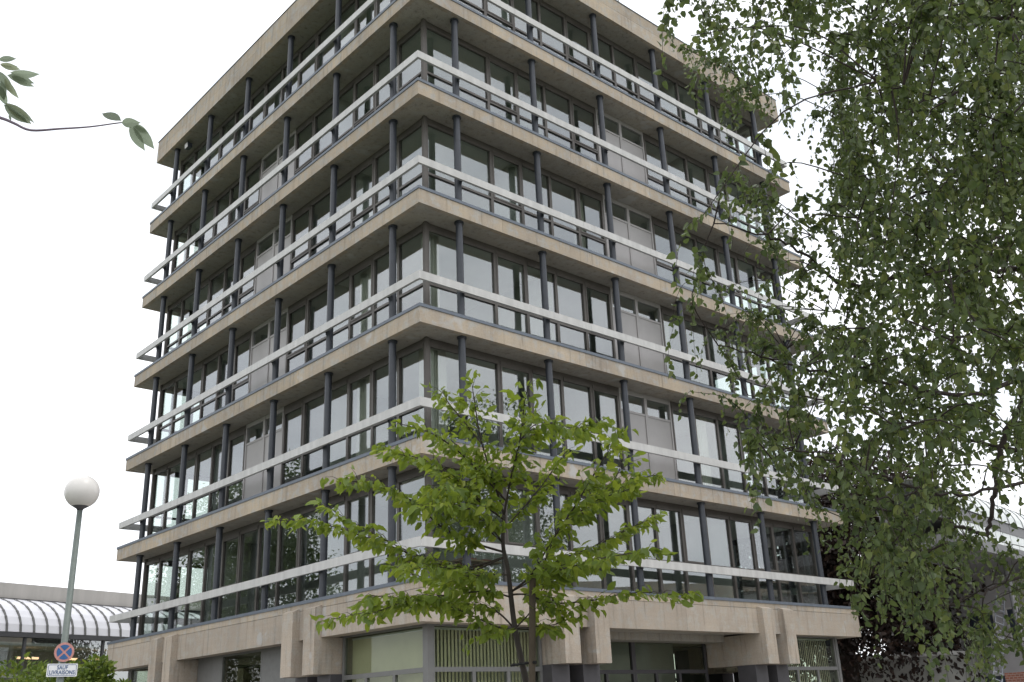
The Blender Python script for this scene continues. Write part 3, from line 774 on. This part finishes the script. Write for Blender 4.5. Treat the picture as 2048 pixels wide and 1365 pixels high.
# ------------------------------------------------------------------ generic tree with a leafy crown
def crown_tree(name, label, base, height, rx, trunk_r, mat, nleaf, ls, clear=.25, bark='bark', seed=1, group=None, lobes=26):
    R = np.random.default_rng(seed); q = random.Random(seed)
    t = thing(name, label, 'tree', base, 0, group)
    top = height * .8
    tr = spline([(0, 0, 0), (q.gauss(0, .1), q.gauss(0, .1), height * .3), (q.gauss(0, .25), q.gauss(0, .25), height * .55), (0, 0, top)], 5)
    MB().tube(tr, [trunk_r * (1.15 - i / len(tr)) for i in range(len(tr))], 10).build('trunk', MAT[bark], t, True)
    cz0 = height * clear; cc = np.array([0, 0, (height + cz0) / 2]); rz_ = (height - cz0) / 2
    cen = []
    for i in range(lobes):
        d = R.normal(0, 1, 3); d /= np.linalg.norm(d); rr = q.uniform(.35, .88)
        cen.append(cc + d * [rx * rr, rx * rr, rz_ * rr])
    for c in cen[:12]:
        a = tr[min(len(tr) - 1, int(len(tr) * q.uniform(.3, .75)))]
        MB().tube(spline([a, (np.array(a) + c) / 2 + [0, 0, .3], c], 4), [trunk_r * .32, trunk_r * .3, trunk_r * .28, trunk_r * .25, trunk_r * .2, trunk_r * .16, trunk_r * .12, trunk_r * .08, trunk_r * .05], 6).build('branch', MAT[bark], t, True)
    cen = np.array(cen); k = R.integers(0, lobes, nleaf)
    dd = R.normal(0, 1, (nleaf, 3)); dd = unit(dd); rad = R.uniform(.3, 1.0, nleaf) ** .5
    lob = rx * R.uniform(.24, .46, lobes)
    P = cen[k] + dd * (rad * lob[k])[:, None] * np.array([1, 1, .72])
    T = dd * .6 + R.normal(0, .6, (nleaf, 3)) + [0, 0, -.3]; Nn = dd + R.normal(0, .5, (nleaf, 3)) + [0, 0, .5]
    link('crown', foliage_mesh('crown', mat, P, T, Nn, R.uniform(.7, 1.3, nleaf) * ls, leaf_template(.7, .5, .1, .15)), t, kind='stuff')
    return t

p = atd(1708, 1365, 50); crown_tree('copper_beech', 'dark copper beech with black trunk beyond the right end of the office block', (p[0], p[1], 0), 13.6, 6.8, .42, MAT['leaf_beech'], 38000, .25, .09, 'bark', 3, lobes=72)
p = atd(1950, 1300, 72); crown_tree('lime_tree', 'pale yellow-green tree behind the white building on the right', (p[0], p[1], 0), 11.5, 4.0, .25, MAT['leaf_young'], 5000, .22, .2, 'bark', 5)
# trees that stand beside and behind the viewer and show as reflections in the glass
crown_tree('street_tree', 'leafy tree across the road, mirrored in the windows right of the corner', (23, -25, 0), 21, 6.0, .4, MAT['leaf_green'], 26000, .20, .12, 'bark', 8, lobes=60)
crown_tree('street_tree', 'leafy tree down the side street, mirrored in the windows of the left face', (-11, 33, 0), 17, 5.4, .35, MAT['leaf_green'], 26000, .20, .10, 'bark', 9, lobes=60)

# ------------------------------------------------------------------ lamp post with the traffic sign
LPD = 17.0
gp = atd(164, 984, LPD)
lamp = thing('street_lamp', 'green lamp post with a white globe standing left of the office block', 'street lamp', (gp[0], gp[1], .10))
gz = gp[2] - .10
MAT['lamp_green'] = plain('grey_green_lamp_paint', (.155, .18, .165), .5, .1, .12, 12)
MAT['opal'] = plain('opal_globe_plastic', (.68, .655, .625), .25, 0, .03, 4)
MB().tube([(0, 0, 0), (0, 0, .9), (0, 0, .95), (0, 0, gz - .28)], [.075, .075, .058, .042], 14).build('pole', MAT['lamp_green'], lamp, True)
gl_ = MB().lathe([(0.0, .264)] + [(.264 * math.sin(a), .264 * math.cos(a)) for a in np.linspace(.12, 2.62, 22)] + [(.10, -.242)], 36, (0, 0, gz)); gl_.build('globe', MAT['opal'], lamp, True)
MB().lathe([(.0, -.30), (.042, -.30), (.055, -.275), (.140, -.222), (.136, -.213), (0, -.213)], 28, (0, 0, gz)).build('globe_holder', MAT['dpier'], lamp, True)
# signs on the pole: facing the viewer
def facing(p):
    w = CAM - np.array(p); return math.atan2(w[1], w[0]) + math.pi / 2
sp = atd(129, 1305, LPD - .05); srz = facing((gp[0], gp[1], 0)) + math.radians(9)
def onpole(z): return np.array([gp[0], gp[1], z]) + .075 * np.array([math.sin(srz), -math.cos(srz), 0])
MAT['sign_red'] = plain('faded_red_sign', (.50, .24, .215), .5, 0, .12, 20)
MAT['sign_blue'] = plain('sign_blue', (.035, .115, .28), .45, 0, .10, 20)
MAT['sign_white'] = plain('sign_white', (.74, .75, .76), .45, 0, .05, 15)
MAT['sign_ink'] = plain('sign_ink_blue', (.09, .14, .26), .5, 0, .10, 20)
o_ = onpole(sp[2])
sg = thing('no_stopping_sign', 'round blue no-stopping sign with faded red cross on the lamp post', 'sign', tuple(o_), srz)
R0 = .140
def disc(mb, r, y0, y1, n_=40): return mb.prism([(r * math.cos(2 * math.pi * i / n_), r * math.sin(2 * math.pi * i / n_)) for i in range(n_)], 'y', y0, y1)
disc(MB(), R0, -.006, .004).build('plate', MAT['sign_red'], sg)
for q in range(4):                       # four blue fields between the arms of the cross
    m_ = MB(); a0 = math.pi / 2 * q - math.pi / 4; pts = []
    ri, w_ = .107, .0135
    c0 = (w_ / math.sin(math.pi / 4)) * np.array([math.cos(a0 + math.pi / 4), math.sin(a0 + math.pi / 4)])
    dl = math.asin(w_ / ri)
    pts = [tuple(c0)] + [(ri * math.cos(a), ri * math.sin(a)) for a in np.linspace(a0 + dl, a0 + math.pi / 2 - dl, 12)]
    m_.prism(pts, 'y', -.009, -.0065).build('blue_field', MAT['sign_blue'], sg)
MB().box(-.06, .06, .004, .03, -.02, .02).build('clamp', MAT['dpier'], sg)
pp_ = atd(126, 1341, LPD - .05)
o2 = onpole(pp_[2])
pl = thing('plate_sign', 'white rectangular plate reading SAUF LIVRAISONS below the round sign', 'sign', tuple(o2), srz)
PW, PH = .212, .093
def rrect(w, h, r, n_=5):
    o = []
    for cx_, cy_, a in ((w - r, h - r, 0), (-w + r, h - r, math.pi / 2), (-w + r, -h + r, math.pi), (w - r, -h + r, 1.5 * math.pi)):
        for i in range(n_ + 1): o.append((cx_ + r * math.cos(a + math.pi / 2 * i / n_), cy_ + r * math.sin(a + math.pi / 2 * i / n_)))
    return o
MB().prism(rrect(PW, PH, .015), 'y', -.006, .004).build('plate', MAT['sign_white'], pl)
bd_ = MB(); A, B_ = rrect(PW - .014, PH - .013, .022), rrect(PW - .021, PH - .020, .017)
for i in range(len(A)):
    j = (i + 1) % len(A)
    bd_.quad((A[i][0], -.0075, A[i][1]), (A[j][0], -.0075, A[j][1]), (B_[j][0], -.0075, B_[j][1]), (B_[i][0], -.0075, B_[i][1]))
bd_.build('border', MAT['sign_ink'], pl)
def text(s, size, x, z, parent, mat, name='lettering'):
    cu = bpy.data.curves.new(name, 'FONT'); cu.body = s; cu.size = size; cu.align_x = 'CENTER'; cu.align_y = 'CENTER'; cu.extrude = .0008; cu.offset = .0022; cu.space_character = 1.06
    o = bpy.data.objects.new(name, cu); COL.objects.link(o); o.parent = parent; o.location = (x, -.0080, z); o.rotation_euler = (math.pi / 2, 0, 0); o.scale = (.80, 1, 1)
    cu.materials.append(mat); bpy.context.view_layer.update()
    me = bpy.data.meshes.new_from_object(o.evaluated_get(bpy.context.evaluated_depsgraph_get()))
    q = link(name, me, parent, o.location); q.rotation_euler = o.rotation_euler; q.scale = o.scale
    if not me.materials: me.materials.append(mat)
    bpy.data.objects.remove(o); bpy.data.curves.remove(cu); return q
text('SAUF', .079, 0, .035, pl, MAT['sign_ink']); text('LIVRAISONS', .079, 0, -.034, pl, MAT['sign_ink'])
MB().box(-.06, .06, .004, .03, -.02, .02).build('clamp', MAT['dpier'], pl)

# ------------------------------------------------------------------ low building with the curved glazing at the left
q0, q1 = atd(-260, 1330, 52), atd(330, 1330, 60)
ax = np.array([q1[0] - q0[0], q1[1] - q0[1], 0]); LEN = np.linalg.norm(ax); ax /= LEN
lb_rz = math.atan2(ax[1], ax[0])
zt = atd(0, 1150, 55.5)[2]; zc1 = atd(0, 1186, 55.5)[2]; zc0 = atd(0, 1266, 55.5)[2]
cv_b = thing('glazed_pavilion', 'low concrete building with a ribbed curved glass roof edge, left background', 'building', (q0[0], q0[1], 0), lb_rz)
MB().box(-4, LEN + 6, 3.3, 14, zc1 - .25, zt).build('parapet', MAT['pale_conc'], cv_b)
MB().box(-4, LEN + 6, 3.4, 14, 0, zc1 - .26).build('wall', MAT['inwall'], cv_b)
MAT['poly'] = plain('white_polycarbonate', (.66, .66, .70), .3, 0, .04, 2)
MAT['dark_metal'] = plain('dark_grey_metal', (.07, .07, .075), .5, .2, .1, 4)
ang = np.linspace(0, math.pi / 2, 9); RR = zc1 - zc0
prof = [(3.25 - (3.25) * math.cos(a), zc0 + RR * math.sin(a)) for a in ang]
RS = 25 * 55.5 / FPX
nrib = int((LEN + 8) / RS)
pan = MB()
for i in range(len(prof) - 1):
    (y0, z0), (y1, z1) = prof[i], prof[i + 1]
    pan.quad((.03, y0, z0), (RS - .03, y0, z0), (RS - .03, y1, z1), (.03, y1, z1))
pan_me = pan.mesh('roof_panel', MAT['poly'], True)
rib = MB()
for i in range(len(prof) - 1):
    (y0, z0), (y1, z1) = prof[i], prof[i + 1]
    rib.quad((-.02, y0 - .05, z0), (.02, y0 - .05, z0), (.02, y1 - .05, z1 + .03), (-.02, y1 - .05, z1 + .03))
    rib.quad((-.02, y0 - .05, z0), (-.05, y1 - .05, z1 + .03), (-.05, y1 + .02, z1 - .03), (-.05, y0 + .02, z0))
    rib.quad((.05, y0 - .05, z0), (.05, y0 + .02, z0), (.05, y1 + .02, z1 - .03), (.05, y1 - .05, z1 + .03))
rib_me = rib.mesh('rib', MAT['gframe'])
for i in range(nrib):
    link('roof_panel', pan_me, cv_b, (-4 + i * RS, 0, 0)); link('rib', rib_me, cv_b, (-4 + i * RS, 0, 0))
MB().box(-4, LEN + 6, -.08, .25, zc0 - .24, zc0 - .03).build('gutter', MAT['dark_metal'], cv_b)
MB().box(-4, LEN + 6, 3.1, 3.28, zc1 - .1, zc1 + .08).build('ridge', MAT['dark_metal'], cv_b)
MAT['pglass'] = glass('pavilion_glass', (.8, .86, .84), .26, (.95, .98, 1), .8)
WB = 2.17; wbays = int((LEN + 8) / WB)
lampm = emitter('fluorescent_tube', (1.0, .62, .36), 2.2)
for i in range(wbays):
    x0 = -4 + i * WB
    w = MB().box(x0, x0 + .12, .02, .18, 0, zc0 - .245).build('window', MAT['dark_metal'], cv_b)
    MB().quad((x0 + .12, .1, .1), (x0 + WB, .1, .1), (x0 + WB, .1, zc0 - .245), (x0 + .12, .1, zc0 - .245)).build('pane', MAT['pglass'], w)
    MB().box(x0 + .5, x0 + 1.6, 1.2, 1.32, zc0 - 1.15, zc0 - 1.05).build('light_tube', lampm, cv_b)
MB().box(-4, LEN + 6, .3, 3.3, zc0 - .60, zc0 - .45).build('ceiling', MAT['inceil'], cv_b)

# shrubs in front of it
def shrub(label, base, h, r, n_leaf, seed):
    R = np.random.default_rng(seed); t = thing('shrub', label, 'shrub', base, 0, 'shrubs by the lamp post')
    st = MB()
    cen = []
    for i in range(16):
        a = R.uniform(0, 6.28); rr = r * math.sqrt(R.uniform(0, .7)); z = h * R.uniform(.25, .86); cen.append((rr * math.cos(a), rr * math.sin(a), z))
        st.tube([(rr * .15 * math.cos(a), rr * .15 * math.sin(a), 0), (rr * .6 * math.cos(a), rr * .6 * math.sin(a), z * .5), cen[-1]], [.03, .02, .008], 5)
    st.build('stem', MAT['bark'], t, True)
    cen = np.array(cen); k = R.integers(0, 16, n_leaf); d = unit(R.normal(0, 1, (n_leaf, 3)))
    P = cen[k] + d * (R.uniform(.2, 1, n_leaf) ** .5 * r * .48)[:, None]; P[:, 2] = np.clip(P[:, 2], .05, None)
    link('leaves', foliage_mesh('leaves', MAT['leaf_hedge'], P, d + R.normal(0, .5, (n_leaf, 3)), d + R.normal(0, .6, (n_leaf, 3)) + [0, 0, .6], R.uniform(.09, .17, n_leaf), leaf_template(.6, .5, .1, .15)), t, kind='stuff')
for i, (u, v, d, r, lab) in enumerate([(20, 1280, 25, 1.35, 'bushy green shrub at the left edge of the picture'), (118, 1318, 27, .8, 'green shrub directly behind the two traffic signs'), (208, 1310, 26, .75, 'green shrub between the traffic signs and the office block')]):
    tp_ = atd(u, v, d); shrub(lab, (tp_[0], tp_[1], 0), tp_[2] * 1.02, r, 7000, 20 + i)

# ------------------------------------------------------------------ buildings behind the birch on the right
MAT['render_white'] = plain('white_render', (.62, .60, .62), .85, 0, .06, 2)
MAT['white_trim'] = plain('white_trim_paint', (.75, .74, .72), .5, 0, .05, 4)
MAT['blue_panel'] = plain('slate_blue_panel', (.05, .06, .09), .5, 0, .1, 4)
def oriented(u0, u1, v, d0, d1):
    a, b2 = atd(u0, v, d0), atd(u1, v, d1); w = b2 - a; w[2] = 0; ln = np.linalg.norm(w); return a, ln, math.atan2(w[1], w[0])
a, ln, rz_ = oriented(1780, 2250, 1300, 56, 46)
wb = thing('white_building', 'white rendered building with white-framed windows behind the birch', 'building', (a[0], a[1], 0), rz_)
hh = atd(1900, 1165, 53)[2]
MB().box(0, ln, 0, 9, 0, hh).build('wall', MAT['render_white'], wb)
MB().box(-.2, ln + .2, -.25, 9.2, hh + .003, hh + .3).build('roof', MAT['white_trim'], wb)
for i in range(5):
    for zf in (.9, 3.6):
        x = 1.0 + i * 2.4
        if x + 1.7 > ln or zf + 1.6 > hh: continue
        w = MB().box(x, x + 1.7, -.06, -.003, zf, zf + .08).box(x, x + 1.7, -.06, -.003, zf + 1.5, zf + 1.58).box(x, x + .08, -.06, -.003, zf + .08, zf + 1.5).box(x + 1.62, x + 1.7, -.06, -.003, zf + .08, zf + 1.5).box(x + .8, x + .88, -.06, -.003, zf + .08, zf + 1.5).build('window', MAT['white_trim'], wb)
        MB().box(x + .08, x + .80, -.03, -.004, zf + .08, zf + 1.5).build('pane', MAT['blue_panel'], w); MB().box(x + .88, x + 1.62, -.03, -.004, zf + .08, zf + 1.5).build('pane', MAT['blue_panel'], w)
a, ln, rz_ = oriented(1640, 1905, 1340, 51, 48)
an_ = thing('low_annex', 'low pale annex wall with white coping behind the copper beech trunk', 'building', (a[0], a[1], 0), rz_)
hh = atd(1790, 1318, 49)[2]
MB().box(0, ln, 0, 3, 0, hh).build('wall', MAT['inwall'], an_); MB().box(-.1, ln + .1, -.1, 3.1, hh + .003, hh + .16).build('coping', MAT['white_trim'], an_)
# glazed footbridge
A_, ln, rz_ = oriented(1928, 2250, 1150, 38, 62)
fb = thing('glazed_footbridge', 'raised footbridge with curved white glazed roof behind the birch twigs', 'footbridge', (A_[0], A_[1], 0), rz_)
zb_ = atd(2048, 1122, 45)[2]
MAT['bridge_grey'] = plain('bridge_grey_paint', (.20, .20, .205), .6, 0, .1, 3)
MAT['white_glass'] = plain('frosted_white_glazing', (.70, .74, .72), .3, 0, .05, 3)
MB().box(0, ln, 0, 2.6, zb_, zb_ + .42).build('deck_beam', MAT['bridge_grey'], fb)
MB().box(0, ln, .0, 2.6, zb_ + .95, zb_ + 1.35).build('eaves_beam', MAT['bridge_grey'], fb)
nseg = int(ln / .9)
arc = [(1.3 - 1.35 * math.cos(a), zb_ + 1.36 + 1.15 * math.sin(a)) for a in np.linspace(0, math.pi, 13)]
for i in range(nseg):
    x = i * .9
    MB().box(x + .03, x + .87, .02, .06, zb_ + .425, zb_ + .945).build('side_pane', MAT['white_glass'], fb)
    m_ = MB()
    for j in range(12): m_.quad((x + .03, *arc[j]), (x + .87, *arc[j]), (x + .87, *arc[j + 1]), (x + .03, *arc[j + 1]))
    m_.build('roof_pane', MAT['white_glass'], fb, True)
    MB().tube([(x, y, z) for y, z in arc], [.03] * 13, 5).build('rib', MAT['bridge_grey'], fb)
for x in (ln * .28, ln * .75):
    MB().tube([(x, .6, 0), (x, .6, zb_)], [.11, .11], 10).build('post', MAT['bridge_grey'], fb, True)
# aluminium ladder against the white building
l0, l1 = atd(1975, 1400, 43), atd(2000, 1195, 46.5); l0[2] = 0.0
ld = thing('aluminium_ladder', 'tall aluminium ladder leaning at the lower right behind birch leaves', 'ladder', tuple(l0))
MAT['alu'] = plain('aluminium', (.34, .36, .40), .4, .6, .05, 6)
v_ = l1 - l0; sdv = np.cross(v_, [_f[0], _f[1], 0]); sdv /= np.linalg.norm(sdv)
for sgn in (-1, 1): MB().tube([tuple(sdv * .17 * sgn), tuple(v_ + sdv * .17 * sgn)], [.03, .03], 6).build('side_rail', MAT['alu'], ld)
for i in range(1, 20):
    c = v_ * i / 20; MB().tube([tuple(c - sdv * .17), tuple(c + sdv * .17)], [.02, .02], 6).build('rung', MAT['alu'], ld)
# brick wall, lower right
m, n, l, b = newmat('red_brickwork')
tcn = N(n, 'ShaderNodeTexCoord'); bk = N(n, 'ShaderNodeTexBrick', Scale=4.0); bk.inputs['Color1'].default_value = (.22, .075, .045, 1); bk.inputs['Color2'].default_value = (.16, .06, .04, 1); bk.inputs['Mortar'].default_value = (.3, .27, .24, 1)
mpn = N(n, 'ShaderNodeMapping'); mpn.inputs['Rotation'].default_value = (math.pi / 2, 0, 0); l.new(tcn.outputs['Object'], mpn.inputs['Vector']); l.new(mpn.outputs['Vector'], bk.inputs['Vector']); l.new(bk.outputs['Color'], b.inputs['Base Color']); b.inputs['Roughness'].default_value = .9
a, ln, rz_ = oriented(2005, 2300, 1330, 32, 30)
bw = MB().box(0, ln, 0, .25, 0, atd(2020, 1346, 32)[2]).build('brick_wall', m, None, loc=(a[0], a[1], 0), rz=rz_)
bw['label'] = 'low red brick wall at the bottom right corner'; bw['category'] = 'wall'
# building across the road, seen mirrored in the first floor glass
ob = thing('pavilion_across', 'long grey building with a flat roof across the road, mirrored in the first floor glass', 'building', (34, -52, 0), math.radians(35))
MB().box(0, 40, 0, 12, 0, 9.5).build('wall', MAT['panel'], ob)
MB().box(-.5, 40.5, -.6, 12.5, 9.5, 10.6).build('roof', MAT['conc'], ob)
for i in range(12):
    MB().box(1 + i * 3.2, 3.4 + i * 3.2, 12.003, 12.06, 5.6, 8.0).build('window', MAT['blue_panel'], ob)

# ------------------------------------------------------------------ furniture seen through the first and second floor glass
MAT['chrome'] = plain('pale_tube_steel', (.55, .58, .57), .35, .4, .05, 6)
MAT['redseat'] = plain('red_seat_plastic', (.30, .05, .04), .5, 0, .08, 6)
MAT['wood'] = plain('pale_table_wood', (.36, .27, .17), .6, 0, .15, 5)
def table(x, y, z, rz, label):
    t = thing('table', label, 'table', (x, y, z), rz)
    MB().box(-.7, .7, -.4, .4, .70, .74).build('table_top', MAT['wood'], t)
    for a_ in (-.62, .62):
        for b2 in (-.33, .33): MB().tube([(a_, b2, 0), (a_, b2, .70)], [.02, .02], 8).build('leg', MAT['chrome'], t)
def upturned_chair(x, y, z, rz, label):
    t = thing('upturned_chair', label, 'chair', (x, y, z), rz)
    MB().box(-.21, .21, -.21, .21, .0, .03).build('seat', MAT['redseat'], t)
    MB().box(-.20, .20, .19, .215, -.36, -.02).build('backrest', MAT['redseat'], t)
    for a_ in (-1, 1):
        for b2 in (-1, 1): MB().tube([(.17 * a_, .17 * b2, .03), (.23 * a_, .24 * b2, .48)], [.013, .011], 6).build('leg', MAT['chrome'], t)
zf = fz(1) + .002
table(1.75, 2.6, zf, math.pi / 2, 'wooden table inside the first floor corner window, left side')
table(3.0, 1.75, zf, 0, 'wooden table inside the first floor corner window, right side')
upturned_chair(1.55, 2.2, zf + .745, .1, 'red chair turned upside down on the table left of the first floor corner')
upturned_chair(2.6, 1.6, zf + .745, -.1, 'red chair upside down on the right corner table, nearest the corner post')
upturned_chair(3.25, 1.62, zf + .745, .15, 'red chair upside down on the right corner table, farther from the corner post')
dk = thing('desk', 'dark office desk with a screen at the far left end of the second floor', 'desk', (2.2, 15.6, fz(2)), 0)
MB().box(-.4, .4, -.8, .8, .70, .74).build('desk_top', MAT['dpier'], dk); MB().box(-.38, .38, -.76, -.72, 0, .70).build('leg', MAT['dpier'], dk); MB().box(-.38, .38, .72, .76, 0, .70).build('leg', MAT['dpier'], dk)
mo = thing('monitor', 'black computer monitor standing on the second floor desk', 'monitor', (2.2, 15.6, fz(2) + .742), .6)
MB().box(-.30, .30, -.02, .02, .12, .48).build('screen', rb, mo); MB().box(-.03, .03, -.03, .03, .01, .12).build('stand', rb, mo); MB().box(-.12, .12, -.09, .09, 0, .01).build('foot', rb, mo)
